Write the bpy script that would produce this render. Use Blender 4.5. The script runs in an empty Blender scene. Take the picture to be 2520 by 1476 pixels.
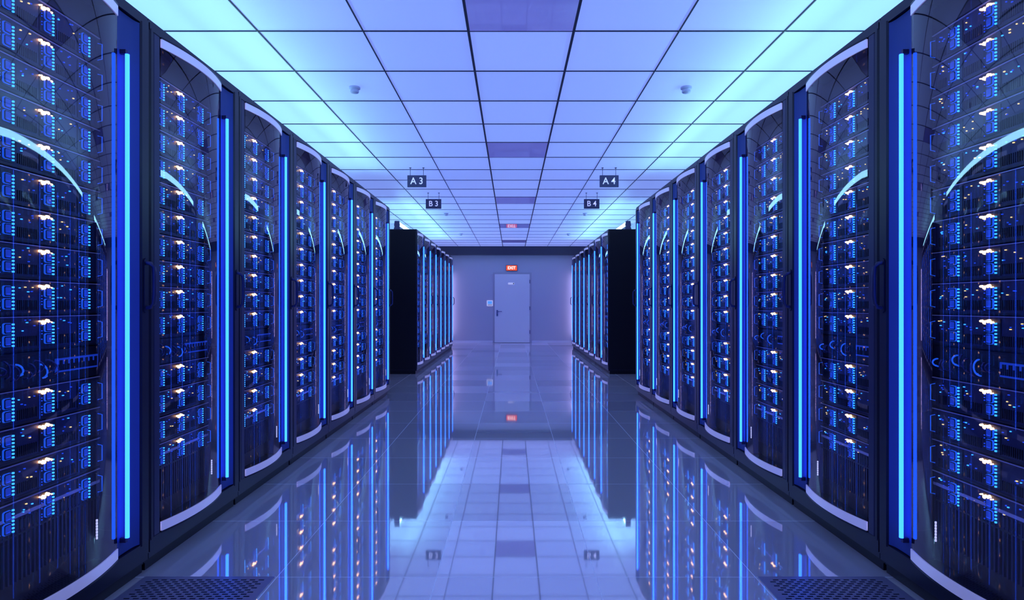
import bpy, math, random
from mathutils import Vector
random.seed(7)
scene = bpy.context.scene
scene.view_settings.view_transform = 'Standard'
scene.view_settings.look = 'None'

CAM_H = 1.065
WL, WR = 1.45, 1.467
PITCH = 0.793
CEIL = 2.635
WALL_X = 2.36
Y_FAR, Y_NEAR = 16.7, -2.2
RACK_H = 2.205

# ---------------------------------------------------------------- materials
def mat(name, base, rough=0.5, metal=0.0, emis=None, strength=1.0, spec=0.5, sample=False):
    m = bpy.data.materials.new(name); m.use_nodes = True
    b = m.node_tree.nodes['Principled BSDF']
    b.inputs['Base Color'].default_value = (*base, 1)
    b.inputs['Roughness'].default_value = rough
    b.inputs['Metallic'].default_value = metal
    b.inputs['Specular IOR Level'].default_value = spec
    if emis is not None:
        b.inputs['Emission Color'].default_value = (*emis, 1)
        b.inputs['Emission Strength'].default_value = strength
        m.cycles.emission_sampling = 'FRONT_BACK' if sample else 'NONE'
    return m

class NG:
    def __init__(s, m):
        s.t = m.node_tree; s.n = s.t.nodes; s.l = s.t.links
    def math(s, op, a, b=None, c=None):
        nd = s.n.new('ShaderNodeMath'); nd.operation = op
        for i, v in enumerate((a, b, c)):
            if v is None: continue
            if isinstance(v, (int, float)): nd.inputs[i].default_value = v
            else: s.l.new(v, nd.inputs[i])
        return nd.outputs[0]
    def mixc(s, f, a, b):
        nd = s.n.new('ShaderNodeMix'); nd.data_type = 'RGBA'
        for sock, v in ((nd.inputs[0], f), (nd.inputs[6], a), (nd.inputs[7], b)):
            if isinstance(v, (int, float)): sock.default_value = v
            elif isinstance(v, tuple): sock.default_value = (*v, 1)
            else: s.l.new(v, sock)
        return nd.outputs[2]

def tile_nodes(g, ox, oy, sx, sy, lw):
    tc = g.n.new('ShaderNodeNewGeometry')
    sp = g.n.new('ShaderNodeSeparateXYZ'); g.l.new(tc.outputs['Position'], sp.inputs[0])
    u = g.math('DIVIDE', g.math('SUBTRACT', sp.outputs[0], ox), sx)
    v = g.math('DIVIDE', g.math('SUBTRACT', sp.outputs[1], oy), sy)
    cb = g.n.new('ShaderNodeCombineXYZ')
    g.l.new(g.math('FLOOR', u), cb.inputs[0]); g.l.new(g.math('FLOOR', v), cb.inputs[1])
    wn = g.n.new('ShaderNodeTexWhiteNoise'); wn.noise_dimensions = '2D'
    g.l.new(cb.outputs[0], wn.inputs['Vector'])
    du = g.math('ABSOLUTE', g.math('SUBTRACT', g.math('FRACT', u), 0.5))
    dv = g.math('ABSOLUTE', g.math('SUBTRACT', g.math('FRACT', v), 0.5))
    lu = g.math('GREATER_THAN', du, 0.5 - lw / sx)
    lv = g.math('GREATER_THAN', dv, 0.5 - lw / sy)
    return wn.outputs['Value'], g.math('MAXIMUM', lu, lv)

# floor: polished raised-floor tiles
def floor_mat():
    m = mat('polished_floor_tiles', (0.4, 0.4, 0.6), 0.4)
    g = NG(m); b = g.n['Principled BSDF']
    rnd, line = tile_nodes(g, -0.295, 2.37, 0.622, 0.613, 0.0016)
    col = g.mixc(rnd, (0.50, 0.44, 0.48), (0.90, 0.80, 0.82))
    col = g.mixc(line, col, (1.0, 0.95, 1.0))
    g.l.new(col, b.inputs['Base Color'])
    b.inputs['Specular IOR Level'].default_value = 0.0
    gl = g.n.new('ShaderNodeBsdfGlossy'); gl.inputs['Roughness'].default_value = 0.035
    gl.inputs['Color'].default_value = (1.0, 0.97, 1.0, 1)
    lw = g.n.new('ShaderNodeLayerWeight'); lw.inputs['Blend'].default_value = 0.5
    f = g.math('MULTIPLY_ADD', g.math('POWER', lw.outputs['Facing'], 3.0), 0.40, 0.42)
    f = g.math('ADD', f, g.math('MULTIPLY', g.math('SUBTRACT', rnd, 0.5), 0.22))
    f = g.math('MULTIPLY', f, g.math('SUBTRACT', 1.0, g.math('MULTIPLY', line, 0.6)))
    mx = g.n.new('ShaderNodeMixShader'); g.l.new(f, mx.inputs[0])
    g.l.new(b.outputs[0], mx.inputs[1]); g.l.new(gl.outputs[0], mx.inputs[2])
    g.l.new(mx.outputs[0], g.n['Material Output'].inputs['Surface'])
    return m

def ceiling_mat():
    m = mat('ceiling_panels_fill_glow', (0.68, 0.76, 0.9), 0.5, emis=(0.13, 0.17, 0.66), strength=1.0, sample=True)  # lavender glow added to the ceiling panels as ambient fill for the room
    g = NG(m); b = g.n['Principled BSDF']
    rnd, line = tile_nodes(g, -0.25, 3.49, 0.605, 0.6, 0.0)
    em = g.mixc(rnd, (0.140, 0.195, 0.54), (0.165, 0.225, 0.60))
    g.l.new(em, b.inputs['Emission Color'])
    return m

def gloss_mix(name, base, gcol, g0, g1, pw, rough, emis=None, es=1.0):
    m = mat(name, base, 0.5, emis=emis, strength=es)
    g = NG(m); b = g.n['Principled BSDF']; b.inputs['Specular IOR Level'].default_value = 0
    gl = g.n.new('ShaderNodeBsdfGlossy'); gl.inputs['Roughness'].default_value = rough
    gl.inputs['Color'].default_value = (*gcol, 1)
    lw = g.n.new('ShaderNodeLayerWeight'); lw.inputs['Blend'].default_value = 0.5
    f = g.math('MULTIPLY_ADD', g.math('POWER', lw.outputs['Facing'], pw), g1 - g0, g0)
    mx = g.n.new('ShaderNodeMixShader'); g.l.new(f, mx.inputs[0])
    g.l.new(b.outputs[0], mx.inputs[1]); g.l.new(gl.outputs[0], mx.inputs[2])
    g.l.new(mx.outputs[0], g.n['Material Output'].inputs['Surface'])
    return m

def glass_mat():
    m = bpy.data.materials.new('curved_door_glass'); m.use_nodes = True
    g = NG(m); g.n.remove(g.n['Principled BSDF'])
    tr = g.n.new('ShaderNodeBsdfTransparent'); tr.inputs[0].default_value = (0.88, 0.89, 1.0, 1)
    gl = g.n.new('ShaderNodeBsdfGlossy'); gl.inputs['Roughness'].default_value = 0.02
    gl.inputs['Color'].default_value = (1.0, 0.92, 1.0, 1)
    lw = g.n.new('ShaderNodeLayerWeight'); lw.inputs['Blend'].default_value = 0.5
    f = g.math('MULTIPLY_ADD', g.math('POWER', lw.outputs['Facing'], 4.0), 0.35, 0.085)
    mx = g.n.new('ShaderNodeMixShader'); g.l.new(f, mx.inputs[0])
    g.l.new(tr.outputs[0], mx.inputs[1]); g.l.new(gl.outputs[0], mx.inputs[2])
    g.l.new(mx.outputs[0], g.n['Material Output'].inputs['Surface'])
    return m

M = {}
M['floor'] = floor_mat()
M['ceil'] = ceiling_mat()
M['vent'] = gloss_mix('dark_glossy_ceiling_panel', (0.3, 0.28, 0.55), (0.9, 0.87, 1), 0.15, 0.6, 3, 0.03, emis=(0.075, 0.08, 0.32))  # faint glow added to brighten these unlit panels
M['bar'] = mat('black_ceiling_bar', (0.012, 0.012, 0.03), 0.5)
M['wall'] = mat('lavender_wall_paint', (0.60, 0.56, 0.70), 0.35)
M['trim'] = mat('pale_trim', (0.85, 0.8, 0.95), 0.4)
M['beam'] = mat('dark_beam_paint', (0.04, 0.035, 0.08), 0.4)
M['frame'] = mat('rack_dark_paint', (0.012, 0.011, 0.03), 0.3, spec=0.35)
M['panel'] = mat('rack_black_panel', (0.008, 0.007, 0.014), 0.45, spec=0.25)
M['post'] = mat('rack_post_satin_blue', (0.035, 0.032, 0.09), 0.35, metal=0.2, spec=0.35)
M['reflector'] = mat('tube_halo_reflector_blue', (0.05, 0.08, 0.30), 0.55, spec=0.15)
M['band'] = mat('door_band_glowing_aluminium', (0.8, 0.78, 0.92), 0.35, metal=0.6, emis=(0.22, 0.22, 0.42), strength=0.5)  # faint glow in the metal stands in for bright ceiling reflections
M['glass'] = glass_mat()
M['tube'] = mat('blue_light_tube', (0.1, 0.3, 0.9), 0.3, emis=(0.012, 0.096, 1.0), strength=7.5, sample=True)
M['face'] = mat('server_faceplate', (0.035, 0.032, 0.09), 0.35, metal=0.4)
M['face2'] = mat('server_faceplate_dark', (0.009, 0.008, 0.02), 0.4)
M['edge'] = mat('server_edge_metal_glow', (0.35, 0.36, 0.6), 0.3, metal=0.6, emis=(0.06, 0.07, 0.25), strength=0.35)  # metal edge with a faint glow added so its line reads lighter
M['carrier'] = mat('drive_carrier_rim_blue', (0.05, 0.1, 0.6), 0.4, emis=(0.012, 0.12, 0.85), strength=0.75)
M['carrier_in'] = mat('drive_carrier_blue', (0.04, 0.07, 0.4), 0.3, emis=(0.008, 0.045, 0.45), strength=0.6)
M['cyan'] = mat('cyan_status_led', (0.1, 0.5, 0.9), 0.4, emis=(0.06, 0.65, 2.2), strength=1.1)
M['dash'] = mat('blue_status_dash', (0.05, 0.1, 0.6), 0.4, emis=(0.01, 0.07, 0.8), strength=0.8)
M['amber'] = mat('amber_status_led', (1, 0.8, 0.5), 0.4, emis=(2.8, 1.5, 0.62), strength=2.0)
M['amberdim'] = mat('amber_small_led', (0.6, 0.5, 0.2), 0.4, emis=(1.0, 0.72, 0.25), strength=1.3)
M['white'] = mat('white_marking', (0.9, 0.9, 1), 0.4, emis=(0.6, 0.6, 0.9), strength=0.8)
M['cable'] = mat('network_cable', (0.03, 0.04, 0.2), 0.4)
M['cyanlamp'] = mat('uplight_lens', (0.8, 0.9, 1), 0.4, emis=(0.31, 0.79, 1.0), strength=10.5, sample=True)
M['lavlamp'] = mat('wall_lamp_lens', (0.8, 0.8, 1), 0.4, emis=(0.64, 0.56, 1.0), strength=13.0, sample=True)
M['housing'] = mat('lamp_housing', (0.1, 0.1, 0.2), 0.4)
M['signbg'] = mat('slate_sign_plate', (0.06, 0.05, 0.13), 0.4)
M['signtx'] = mat('sign_white_letter', (0.85, 0.85, 1.0), 0.5, emis=(0.45, 0.45, 0.7), strength=0.7)
M['exitbg'] = mat('exit_sign_red', (0.7, 0.08, 0.02), 0.4, emis=(0.9, 0.075, 0.02), strength=1.0)
M['exittx'] = mat('exit_sign_letter', (1, 0.9, 0.8), 0.4, emis=(1.2, 0.95, 0.75), strength=1.2)
M['door'] = mat('grey_door_paint', (0.92, 0.86, 0.96), 0.3)
M['doorframe'] = mat('door_frame_paint', (0.5, 0.45, 0.58), 0.35)
M['chrome'] = mat('door_hardware_metal', (0.25, 0.25, 0.4), 0.25, metal=0.9)
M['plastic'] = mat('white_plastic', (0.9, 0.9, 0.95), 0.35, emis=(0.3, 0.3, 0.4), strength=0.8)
M['detector'] = mat('detector_plastic', (0.6, 0.55, 0.75), 0.35)
M['screen'] = mat('small_screen', (0.1, 0.3, 0.7), 0.3, emis=(0.08, 0.3, 0.8), strength=0.8)
M['perf'] = mat('perforated_tile_metal', (0.22, 0.20, 0.30), 0.3, metal=0.3)
M['slot'] = mat('perforation_dark', (0.006, 0.006, 0.015), 0.8, spec=0.1)

# ---------------------------------------------------------------- mesh builder
class MB:
    def __init__(s, xf=None):
        s.v = []; s.f = []; s.mi = []; s.mats = []; s.sm = []
        s.xf = xf or (lambda a, b, c: (a, b, c))
    def m(s, key):
        if key not in s.mats: s.mats.append(key)
        return s.mats.index(key)
    def add(s, vs, fs, key, smooth=False):
        o = len(s.v); k = s.m(key)
        s.v += [s.xf(*p) for p in vs]
        for f in fs:
            s.f.append([i + o for i in f]); s.mi.append(k); s.sm.append(smooth)
    def box(s, a0, a1, b0, b1, c0, c1, key):
        vs = [(a, b, c) for c in (c0, c1) for b in (b0, b1) for a in (a0, a1)]
        s.add(vs, [(0, 2, 3, 1), (4, 5, 7, 6), (0, 1, 5, 4), (2, 6, 7, 3), (0, 4, 6, 2), (1, 3, 7, 5)], key)
    def prism(s, prof, c0, c1, key, smooth=False):
        n = len(prof)
        vs = [(a, b, c0) for a, b in prof] + [(a, b, c1) for a, b in prof]
        s.add(vs, [(i, (i + 1) % n, n + (i + 1) % n, n + i) for i in range(n)], key, smooth)
        s.add(vs, [tuple(range(n))[::-1], tuple(range(n, 2 * n))], key)
    def plate(s, a0, a1, c0, c1, b0, b1, ch, key):
        pr = [(a0 + ch, c0), (a1 - ch, c0), (a1, c0 + ch), (a1, c1 - ch), (a1 - ch, c1), (a0 + ch, c1), (a0, c1 - ch), (a0, c0 + ch)]
        vs = [(a, b0, c) for a, c in pr] + [(a, b1, c) for a, c in pr]
        s.add(vs, [(i, (i + 1) % 8, 8 + (i + 1) % 8, 8 + i) for i in range(8)] + [tuple(range(8)), tuple(range(8, 16))], key)
    def tube(s, pts, r, key, seg=6):
        P = [Vector(p) for p in pts]; rings = []
        for i, p in enumerate(P):
            d = (P[min(i + 1, len(P) - 1)] - P[max(i - 1, 0)]).normalized()
            ref = Vector((0, 0, 1)) if abs(d.z) < 0.9 else Vector((1, 0, 0))
            x = d.cross(ref).normalized(); y = d.cross(x).normalized()
            rings.append([tuple(p + r * (math.cos(2 * math.pi * k / seg) * x + math.sin(2 * math.pi * k / seg) * y)) for k in range(seg)])
        vs = [q for rg in rings for q in rg]; fs = []
        for i in range(len(P) - 1):
            for k in range(seg):
                fs.append((i * seg + k, i * seg + (k + 1) % seg, (i + 1) * seg + (k + 1) % seg, (i + 1) * seg + k))
        s.add(vs, fs, key, True)
        s.add(vs, [tuple(range(seg)), tuple(range(len(vs) - seg, len(vs)))], key)
    def lathe(s, cx, cy, prof, key, seg=24):
        vs = []; fs = []
        for r, z in prof:
            for k in range(seg):
                a = 2 * math.pi * k / seg; vs.append((cx + r * math.cos(a), cy + r * math.sin(a), z))
        for i in range(len(prof) - 1):
            for k in range(seg):
                fs.append((i * seg + k, i * seg + (k + 1) % seg, (i + 1) * seg + (k + 1) % seg, (i + 1) * seg + k))
        s.add(vs, fs, key, True)
    def mesh(s, name, recalc=True):
        me = bpy.data.meshes.new(name); me.from_pydata(s.v, [], s.f)
        for k in s.mats: me.materials.append(M[k])
        me.polygons.foreach_set('material_index', s.mi)
        me.polygons.foreach_set('use_smooth', s.sm)
        me.update()
        if recalc:
            import bmesh
            bm = bmesh.new(); bm.from_mesh(me)
            bmesh.ops.recalc_face_normals(bm, faces=bm.faces); bm.to_mesh(me); bm.free()
        return me
    def obj(s, name, parent=None, loc=(0, 0, 0)):
        return link(name, s.mesh(name), parent, loc)

def link(name, data, parent=None, loc=(0, 0, 0)):
    o = bpy.data.objects.new(name, data); scene.collection.objects.link(o)
    o.location = loc
    if parent: o.parent = parent
    return o

# ---------------------------------------------------------------- rack parts
U0, U1, BULGE = 0.083, 0.600, 0.036
DZ0, DZ1 = 0.13, 2.158
def arc(t, extra=0.0):
    return (U0 + (U1 - U0) * t, BULGE * (1 - (2 * t - 1) ** 2) + extra + 0.001)

def build_rack(side):
    sgn = 1 if side == 'L' else -1
    xf = lambda u, n, z: (sgn * n, u, z)
    mir = (lambda u: u - 0.022) if side == 'L' else (lambda u: 0.667 - u)
    parts = {}
    # cabinet
    c = MB(xf)
    D = -0.84
    c.box(0.002, 0.014, D, -0.02, 0.03, 2.19, 'panel')
    c.box(PITCH - 0.014, PITCH - 0.002, D, -0.02, 0.03, 2.19, 'panel')
    c.box(0.002, PITCH - 0.002, D, D + 0.012, 0.03, 2.19, 'panel')
    c.box(0.002, PITCH - 0.002, D, -0.002, 2.19, RACK_H, 'frame')
    c.box(0.01, PITCH - 0.01, D + 0.02, -0.02, 0.0, 0.05, 'panel')       # plinth
    c.box(0.002, PITCH - 0.002, D, 0.0, 0.05, 0.075, 'frame')
    c.box(0.004, PITCH - 0.004, -0.04, 0.004, 0.075, DZ0 - 0.004, 'frame')  # bottom rail
    c.box(0.004, PITCH - 0.004, -0.04, 0.004, DZ1 + 0.004, 2.19, 'frame')  # header
    def post(a, b, key, n1):
        ch = 0.006
        c.prism([(a, -0.05), (b, -0.05), (b, n1 - ch), (b - ch, n1), (a + ch, n1), (a, n1 - ch)], DZ0 - 0.01, DZ1 + 0.01, key)
    post(0.004, 0.03, 'frame', 0.006)
    post(0.032, U0 - 0.003, 'post', 0.002)
    post(0.734, PITCH - 0.004, 'frame', 0.008)
    # wide shallow reflector channel, added behind the tube to spread its blue halo
    pr = []
    for i in range(21):
        t = -1 + 2 * i / 20
        pr.append((0.667 + 0.067 * t, 0.001 - 0.010 * (1 - t ** 4)))
    vs = [(a, b, DZ0) for a, b in pr] + [(a, b, DZ1) for a, b in pr]
    c.add(vs, [(i, i + 1, 21 + i + 1, 21 + i) for i in range(20)], 'reflector', True)
    c.box(0.5945, 0.5995, -0.12, -0.002, DZ0, DZ1, 'post')
    c.box(0.012, 0.05, -0.12, -0.05, DZ0, DZ1, 'face2')
    parts['cabinet'] = c.mesh('rack_cabinet_' + side)
    # servers ---------------------------------------------------------
    s = MB(xf)
    N = -0.055
    s.box(0.052, 0.593, -0.72, N - 0.016, 0.14, 2.14, 'face2')
    P = 0.112
    def bx(u0, u1, n0, n1, z0, z1, k):
        a, b = mir(u0), mir(u1)
        s.box(min(a, b), max(a, b), n0, n1, z0, z1, k)
    groups = (0.205, 0.365, 0.535)
    for i in range(15):
        zt = 2.02 - P * i + 0.014; zb = zt - P + 0.006
        if i == 10:   # cable management row
            bx(0.10, 0.61, N - 0.014, N - 0.006, zb, zt, 'face2')
            bx(0.40, 0.60, N - 0.006, N, zb + 0.03, zt - 0.03, 'carrier_in')
            for k in range(24):
                bx(0.405 + k * 0.008, 0.409 + k * 0.008, N, N + 0.003, zb + 0.036, zt - (0.036 if k % 3 else 0.05), 'face2')
            for k in range(11):
                uu = 0.13 + 0.024 * k; rr = random.uniform(0.012, 0.028)
                cz = (zt + zb) / 2 + random.uniform(-0.014, 0.014)
                pts = []
                for q in range(13):
                    a = -0.3 + 1.35 * math.pi * q / 12
                    pts.append((mir(uu + 0.012 * q / 12 + (0.01 * math.sin(a) if k % 2 else 0)), N + 0.004 + abs(math.sin(a)) * 0.022, cz + rr * math.cos(a)))
                s.tube(pts, 0.0028, 'cable' if k % 4 else 'carrier', 6)
            continue
        bx(0.096, 0.612, N - 0.014, N - 0.004, zb, zt, 'face')
        bx(0.096, 0.612, N - 0.004, N + 0.0015, zt - 0.0022, zt, 'edge')
        bx(0.096, 0.612, N - 0.004, N - 0.0005, zb, zb + 0.006, 'face2')
        for eu in (0.100, 0.590):
            bx(eu, eu + 0.016, N - 0.004, N, zb + 0.014, zt - 0.014, 'face')
            s.tube([(mir(eu + 0.01), N - 0.002, zb + 0.022), (mir(eu + 0.01), N + 0.016, zb + 0.026), (mir(eu + 0.01), N + 0.016, zt - 0.026), (mir(eu + 0.01), N - 0.002, zt - 0.022)], 0.0018, 'carrier', 5)  # ear handles take the glowing rim blue in place of blue light on them
        for gi, g in enumerate(groups):
            bx(g - 0.034, g + 0.036, N - 0.004, N - 0.002, zb + 0.01, zt - 0.008, 'face2')
            for r in range(2):
                z1 = zt - 0.018 - r * 0.038; z0 = z1 - 0.033
                a, b = sorted((mir(g - 0.017), mir(g + 0.011)))
                s.plate(a, b, z0, z1, N - 0.002, N + 0.003, 0.004, 'carrier')
                s.plate(a + 0.0015, b - 0.0015, z0 + 0.0015, z1 - 0.0015, N + 0.001, N + 0.0042, 0.0035, 'face2')
                s.plate(a + 0.0045, b - 0.0045, z0 + 0.0045, z1 - 0.0045, N + 0.004, N + 0.0055, 0.0025, 'carrier_in')
                bx(g - 0.010, g + 0.004, N + 0.0055, N + 0.007, z0 + 0.007, z0 + 0.009, 'dash')
            for k in range(7):
                zz = zt - 0.020 - k * 0.0108
                bx(g + 0.018, g + 0.0225, N - 0.002, N + 0.003, zz - 0.0050, zz, 'cyan')
            for k in range(9):
                zz = zt - 0.018 - k * 0.009
                if random.random() < 0.5:
                    bx(g - 0.028, g - 0.0255, N - 0.002, N + 0.001, zz - 0.0035, zz, 'dash')
        for (a0, a1) in ((0.125, 0.165), (0.245, 0.325), (0.405, 0.495)):
            nn = int((a1 - a0) / 0.008)
            for k in range(nn):
                uu = a0 + k * 0.008
                bx(uu, uu + 0.004, N - 0.004, N - 0.001, zb + 0.014, zb + 0.045, 'face2')
            for k in range(5):
                uu = random.uniform(a0, a1 - 0.01); zz = random.uniform(zb + 0.05, zt - 0.012)
                bx(uu, uu + random.choice((0.003, 0.005)), N - 0.004, N, zz, zz + 0.003, random.choice(('dash', 'dash', 'cyan', 'amberdim')))
        # amber LED cluster
        for k, (du, dz, r) in enumerate(((-0.021, 0.002, .0045), (-0.007, -0.002, .0072), (0.009, 0.002, .0068), (0.0225, -0.002, .0045))):
            uu = mir(0.350 + du); zz = 2.02 - P * i - 0.004 + dz
            if k in (0, 3) and random.random() < 0.4: r *= 0.6
            vs = []; fs = []
            cN = N + 0.006
            for a in range(8):
                an = a * math.pi / 4
                vs.append((uu + r * math.cos(an), cN - 0.008, zz + r * math.sin(an)))
            for a in range(8):
                an = a * math.pi / 4
                vs.append((uu + r * math.cos(an) * .8, cN, zz + r * math.sin(an) * .8))
            vs.append((uu, cN + 0.004, zz))
            for a in range(8):
                fs.append((a, (a + 1) % 8, 8 + (a + 1) % 8, 8 + a)); fs.append((8 + a, 8 + (a + 1) % 8, 16))
            s.add(vs, fs, 'amber', True)
    # bottom grille
    bx(0.10, 0.61, N - 0.014, N - 0.008, 0.15, 0.44, 'face2')
    for k in range(30):
        uu = 0.106 + k * 0.0168
        bx(uu, uu + 0.006, N - 0.008, N - 0.001, 0.22, 0.41, 'face')
    bx(0.10, 0.61, N - 0.014, N, 0.415, 0.425, 'edge')
    bx(0.10, 0.61, N - 0.014, N - 0.006, 2.045, 2.13, 'face2')
    parts['servers'] = s.mesh('rack_servers_' + side)
    # glass door --------------------------------------------------------
    d = MB(xf); n = 18
    vs = [(*arc(i / n), z) for z in (DZ0 + 0.03, DZ1 - 0.03) for i in range(n + 1)]
    d.add(vs, [(i, i + 1, n + 1 + i + 1, n + 1 + i) for i in range(n)], 'glass', True)
    parts['glass_door'] = d.mesh('rack_glass_' + side, True)
    e = MB(xf)
    def strip(z0, z1, ex, key):
        o = [arc(i / n, ex) for i in range(n + 1)]; q = [arc(i / n, ex - 0.005) for i in range(n + 1)]
        vs = [(*p, z0) for p in o] + [(*p, z1) for p in o] + [(*p, z0) for p in q] + [(*p, z1) for p in q]
        k = n + 1
        e.add(vs, [(i, i + 1, k + i + 1, k + i) for i in range(n)] + [(2 * k + i, 3 * k + i, 3 * k + i + 1, 2 * k + i + 1) for i in range(n)], key, True)
        e.add(vs, [(i, 2 * k + i, 2 * k + i + 1, i + 1) for i in range(n)] + [(k + i, k + i + 1, 3 * k + i + 1, 3 * k + i) for i in range(n)], key)
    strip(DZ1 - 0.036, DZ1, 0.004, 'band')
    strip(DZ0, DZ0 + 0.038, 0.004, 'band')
    for z0, z1 in ((DZ1, DZ1 + 0.008), (DZ0 - 0.008, DZ0)):
        e.prism([arc(i / n, 0.004) for i in range(n + 1)] + [(U1, -0.02), (U0, -0.02)], z0, z1, 'frame')
    for k in range(7):
        zz = 0.262 + k * 0.010
        t = 0.70 if side == 'L' else 0.66
        u, nn = arc(t, 0.002)
        e.box(u, u + 0.004, nn - 0.004, nn + 0.0005, zz, zz + 0.0075, 'white')
    parts['door_rails'] = e.mesh('rack_door_rails_' + side)
    # tube
    t = MB(xf)
    tu = 0.634
    t.tube([(tu, 0.017, 0.195), (tu, 0.017, 0.6), (tu, 0.017, 1.995)], 0.0075, 'tube', 8)
    t.box(tu - .006, tu + .006, -0.01, 0.014, 0.178, 0.195, 'post'); t.box(tu - .006, tu + .006, -0.01, 0.014, 1.995, 2.012, 'post')
    parts['light_tube'] = t.mesh('rack_tube_' + side)
    # handle
    h = MB(xf)
    hu = 0.762
    h.plate(hu - 0.014, hu + 0.014, 1.03, 1.245, 0.006, 0.012, 0.008, 'frame')
    h.tube([(hu, 0.01, 1.05), (hu, 0.028, 1.053), (hu, 0.040, 1.066), (hu, 0.043, 1.10), (hu, 0.043, 1.18), (hu, 0.040, 1.21), (hu, 0.028, 1.224), (hu, 0.01, 1.228)], 0.008, 'post', 8)
    parts['door_handle'] = h.mesh('rack_handle_' + side)
    return parts

RP = {'L': build_rack('L'), 'R': build_rack('R')}
G1_START = 2.422 - 3 * PITCH
G2_START = 9.24
ys = [G1_START + k * PITCH for k in range(9)] + [G2_START + k * PITCH for k in range(7)]
for side, x in (('L', -WL), ('R', WR)):
    for y in ys:
        e = link('server_rack', None, None, (x, y, 0))
        for k, me in RP[side].items():
            link(k, me, e)

# ---------------------------------------------------------------- room shell
def slab(name, a, b, c, d, e, f, key):
    m = MB(); m.box(a, b, c, d, e, f, key); return m.obj(name)
slab('floor', -WALL_X - .1, WALL_X + .1, Y_NEAR - .1, Y_FAR + .1, -0.1, 0, 'floor')
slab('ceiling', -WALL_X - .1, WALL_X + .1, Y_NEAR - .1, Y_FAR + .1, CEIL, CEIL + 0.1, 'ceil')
slab('wall_left', -WALL_X - .1, -WALL_X, Y_NEAR, Y_FAR, 0, CEIL, 'wall')
slab('wall_right', WALL_X, WALL_X + .1, Y_NEAR, Y_FAR, 0, CEIL, 'wall')
slab('wall_far', -WALL_X, WALL_X, Y_FAR, Y_FAR + .1, 0, CEIL, 'wall')
slab('wall_near', -WALL_X, WALL_X, Y_NEAR - .1, Y_NEAR, 0, CEIL, 'wall')
slab('baseboard_far', -WALL_X, -0.53, Y_FAR - 0.015, Y_FAR, 0, 0.06, 'trim')
slab('baseboard_far_right', 0.54, WALL_X, Y_FAR - 0.015, Y_FAR, 0, 0.06, 'trim')
slab('trim_beam', -WALL_X, WALL_X, Y_FAR - 0.22, Y_FAR, 2.405, CEIL, 'beam')

# ceiling grid
g = MB()
x = -0.25 - 0.605 * 4
k = -4
while x < WALL_X:
    if x > -WALL_X:
        w = 0.0075 if k in (0, 1) else 0.0036
        g.box(x - w, x + w, Y_NEAR, Y_FAR - 0.22, CEIL - 0.006, CEIL, 'bar')
    x += 0.605; k += 1
y = 3.49 - 0.6 * 9
while y < Y_FAR - 0.22:
    g.box(-WALL_X, WALL_X, y - 0.0034, y + 0.0034, CEIL - 0.0055, CEIL, 'bar'); y += 0.6
g.obj('ceiling_grid_bars')
for k in (-6, -1, 4, 9, 14, 19):
    y0 = 3.49 + 0.6 * k
    v = MB(); v.box(-0.242, 0.347, y0 + 0.004, y0 + 0.596, CEIL - 0.004, CEIL, 'vent'); v.obj('ceiling_panel_dark')

# smoke detectors
for y in (4.4, 7.45, 10.5, 13.55):
    for x in (-1.14, 1.262):
        d = MB()
        d.lathe(x, y, [(0.0, CEIL), (0.040, CEIL), (0.040, CEIL - 0.012), (0.034, CEIL - 0.016), (0.028, CEIL - 0.018), (0.028, CEIL - 0.028), (0.032, CEIL - 0.030), (0.028, CEIL - 0.040), (0.016, CEIL - 0.045), (0.0, CEIL - 0.046)], 'detector')
        d.obj('smoke_detector')

# uplight strips on top of racks
for side, x in (('L', -1.76), ('R', 1.777)):
    for y0, y1 in ((G1_START + .05, G1_START + 9 * PITCH - .05), (G2_START + .05, G2_START + 7 * PITCH - .05)):
        l = MB()
        def body(pr, a, b, key):
            vs = [(p, a, c) for p, c in pr] + [(p, b, c) for p, c in pr]
            l.add(vs, [(0, 1, 5, 4), (1, 2, 6, 5), (2, 3, 7, 6), (3, 0, 4, 7), (0, 3, 2, 1), (4, 5, 6, 7)], key)
        body([(x - 0.05, RACK_H), (x + 0.05, RACK_H), (x + 0.035, RACK_H + 0.055), (x - 0.035, RACK_H + 0.055)], y0, y1, 'housing')
        body([(x - 0.032, RACK_H + 0.056), (x + 0.032, RACK_H + 0.056), (x + 0.024, RACK_H + 0.125), (x - 0.024, RACK_H + 0.125)], y0 + .03, y1 - .03, 'cyanlamp')
        for a in (y0, y1 - 0.025):
            body([(x - 0.045, RACK_H + 0.056), (x + 0.045, RACK_H + 0.056), (x + 0.035, RACK_H + 0.132), (x - 0.035, RACK_H + 0.132)], a, a + 0.025, 'housing')
        l.obj('linear_uplight')

# wall lamps beside the far wall
for x in (-1.76, 1.77):
    l = MB()
    l.box(x - 0.05, x + 0.05, Y_FAR - 0.03, Y_FAR, 0.15, 1.95, 'housing')
    l.tube([(x, Y_FAR - 0.085, 0.2), (x, Y_FAR - 0.085, 1.9)], 0.022, 'lavlamp', 10)
    l.box(x - 0.03, x + 0.03, Y_FAR - 0.115, Y_FAR - 0.03, 0.16, 0.2, 'housing')
    l.box(x - 0.03, x + 0.03, Y_FAR - 0.115, Y_FAR - 0.03, 1.9, 1.94, 'housing')
    l.obj('vertical_wall_lamp')

def text(body, size, loc, key, parent, name='lettering', off=0.0, sx=1.0, rot=(math.pi / 2, 0, 0), spacing=1.0):
    cu = bpy.data.curves.new(name, 'FONT'); cu.body = body; cu.size = size
    cu.align_x = 'CENTER'; cu.align_y = 'CENTER'; cu.extrude = 0.0008; cu.offset = off; cu.space_character = spacing
    cu.materials.append(M[key])
    o = link(name, cu, parent, loc); o.rotation_euler = rot; o.scale = (sx, 1, 1)
    return o

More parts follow.
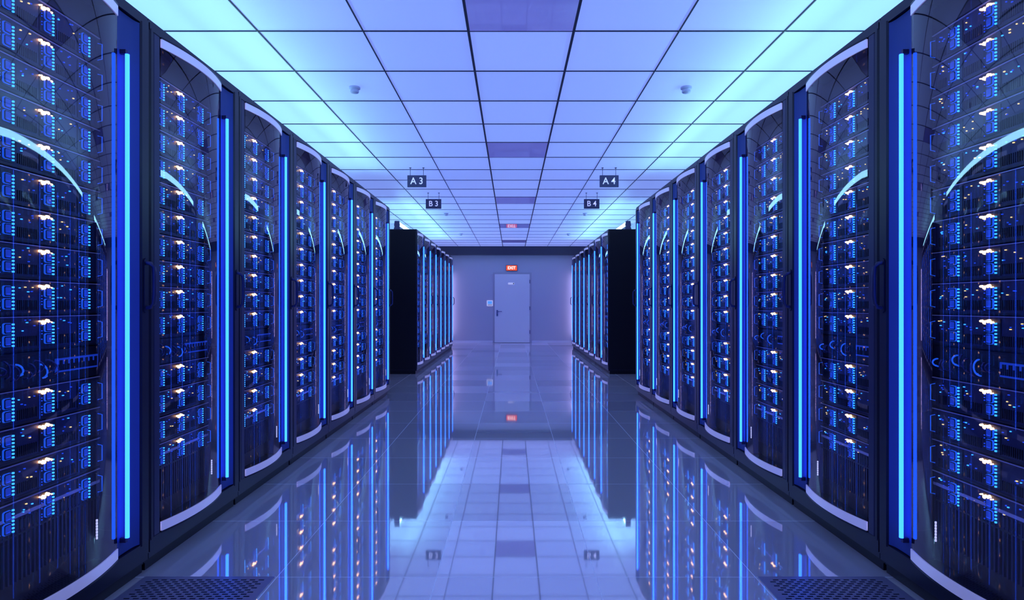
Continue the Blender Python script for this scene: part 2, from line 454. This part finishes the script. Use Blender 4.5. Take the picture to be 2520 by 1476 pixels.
for body_, x, y in (('A 3', -1.096, 7.0), ('A 4', 1.119, 7.0), ('B 3', -1.108, 8.58), ('B 4', 1.125, 8.58)):
    e = link('hanging_aisle_sign', None, None, (x, y, 2.479))
    p = MB(); p.plate(-0.109, 0.109, -0.068, 0.068, -0.006, 0.006, 0.003, 'signbg'); p.obj('sign_plate', e)
    for i, rx in enumerate((-0.076, 0.076)):
        r = MB()
        r.tube([(rx, 0, 0.06), (rx, 0, CEIL - 2.479 - 0.004)], 0.0028, 'bar', 6)
        r.box(rx - 0.011, rx + 0.011, -0.011, 0.011, CEIL - 2.479 - 0.005, CEIL - 2.479, 'bar')
        r.obj('hanging_rod_%d' % (i + 1), e)
    text(body_, 0.108, (0, -0.0068, 0.0), 'signtx', e, off=0.0012, sx=0.95)

# exit sign
e = link('exit_sign', None, None, (-0.01, Y_FAR - 0.001, 2.054))
p = MB(); p.plate(-0.155, 0.155, -0.078, 0.078, -0.045, 0, 0.006, 'bar')
p.plate(-0.146, 0.146, -0.069, 0.069, -0.05, -0.044, 0.004, 'exitbg'); p.obj('sign_box', e)
text('EXIT', 0.112, (0, -0.0515, 0), 'exittx', e, off=0.002, sx=0.95)

# door
e = link('door_1', None, None, (0.0, Y_FAR, 0))
XL, XR, ZT = -0.48, 0.49, 1.885
p = MB()
p.plate(XL + .004, XR - .004, 0.008, ZT, -0.045, -0.002, 0.002, 'door')
p.obj('door_leaf', e)
p = MB()
p.box(XL - 0.045, XL, -0.03, 0, 0, ZT + 0.045, 'doorframe'); p.box(XR, XR + 0.045, -0.03, 0, 0, ZT + 0.045, 'doorframe')
p.box(XL, XR, -0.03, 0, ZT + 0.004, ZT + 0.045, 'doorframe'); p.obj('door_frame', e)
p = MB()
hx, hz = XL + 0.075, 0.84
p.plate(hx - 0.022, hx + 0.022, hz - 0.11, hz + 0.06, -0.052, -0.045, 0.005, 'chrome')
p.tube([(hx, -0.05, hz + 0.02), (hx, -0.10, hz + 0.02), (hx + 0.012, -0.11, hz + 0.02), (hx + 0.13, -0.11, hz + 0.02)], 0.011, 'chrome', 8)
p.tube([(hx, -0.05, hz - 0.07), (hx, -0.062, hz - 0.07)], 0.012, 'bar', 10)
for z in (0.3, 0.95, 1.68):
    p.tube([(XR - 0.002, -0.045, z - 0.05), (XR - 0.002, -0.045, z + 0.05)], 0.012, 'chrome', 8)
p.obj('door_hardware', e)
p = MB(); p.plate(-0.105, 0.065, 1.60, 1.65, -0.050, -0.045, 0.004, 'plastic')
p.box(0.03, 0.055, -0.052, -0.049, 1.61, 1.64, 'bar'); p.obj('name_plate', e)

# wall control panel
e = link('wall_control_panel', None, None, (-0.607, Y_FAR, 1.087))
p = MB(); p.plate(-0.085, 0.085, -0.08, 0.08, -0.03, 0, 0.012, 'plastic')
p.plate(-0.058, 0.058, -0.02, 0.058, -0.033, -0.029, 0.004, 'screen')
for k in range(3): p.plate(-0.05 + k * 0.038, -0.026 + k * 0.038, -0.055, -0.038, -0.034, -0.029, 0.003, 'bar')
p.obj('panel_body', e)

# perforated floor tiles
for x0, x1 in ((-1.43, -0.925), (0.957, 1.45)):
    p = MB(); y0, y1 = 1.757 + .003, 2.37 - .003
    p.box(x0, x1, y0, y1, 0.0, 0.004, 'perf')
    r = 0; yy = y0 + 0.03
    while yy < y1 - 0.03:
        xx = x0 + 0.03 + (0.017 if r % 2 else 0)
        while xx < x1 - 0.045:
            p.box(xx, xx + 0.021, yy, yy + 0.006, 0.004, 0.0045, 'slot'); xx += 0.034
        yy += 0.0165; r += 1
    p.obj('perforated_floor_tile')

# world + camera
w = bpy.data.worlds.new('world'); scene.world = w; w.use_nodes = True
w.node_tree.nodes['Background'].inputs[0].default_value = (0.02, 0.02, 0.06, 1)
cam = bpy.data.cameras.new('camera'); co = bpy.data.objects.new('camera', cam); scene.collection.objects.link(co)
co.location = (0, 0, CAM_H); co.rotation_euler = (math.pi / 2, 0, 0)
cam.sensor_width = 36; cam.lens = 36 * 1495 / 2520; cam.shift_y = 10 / 2520
cam.clip_start = 0.05
scene.camera = co
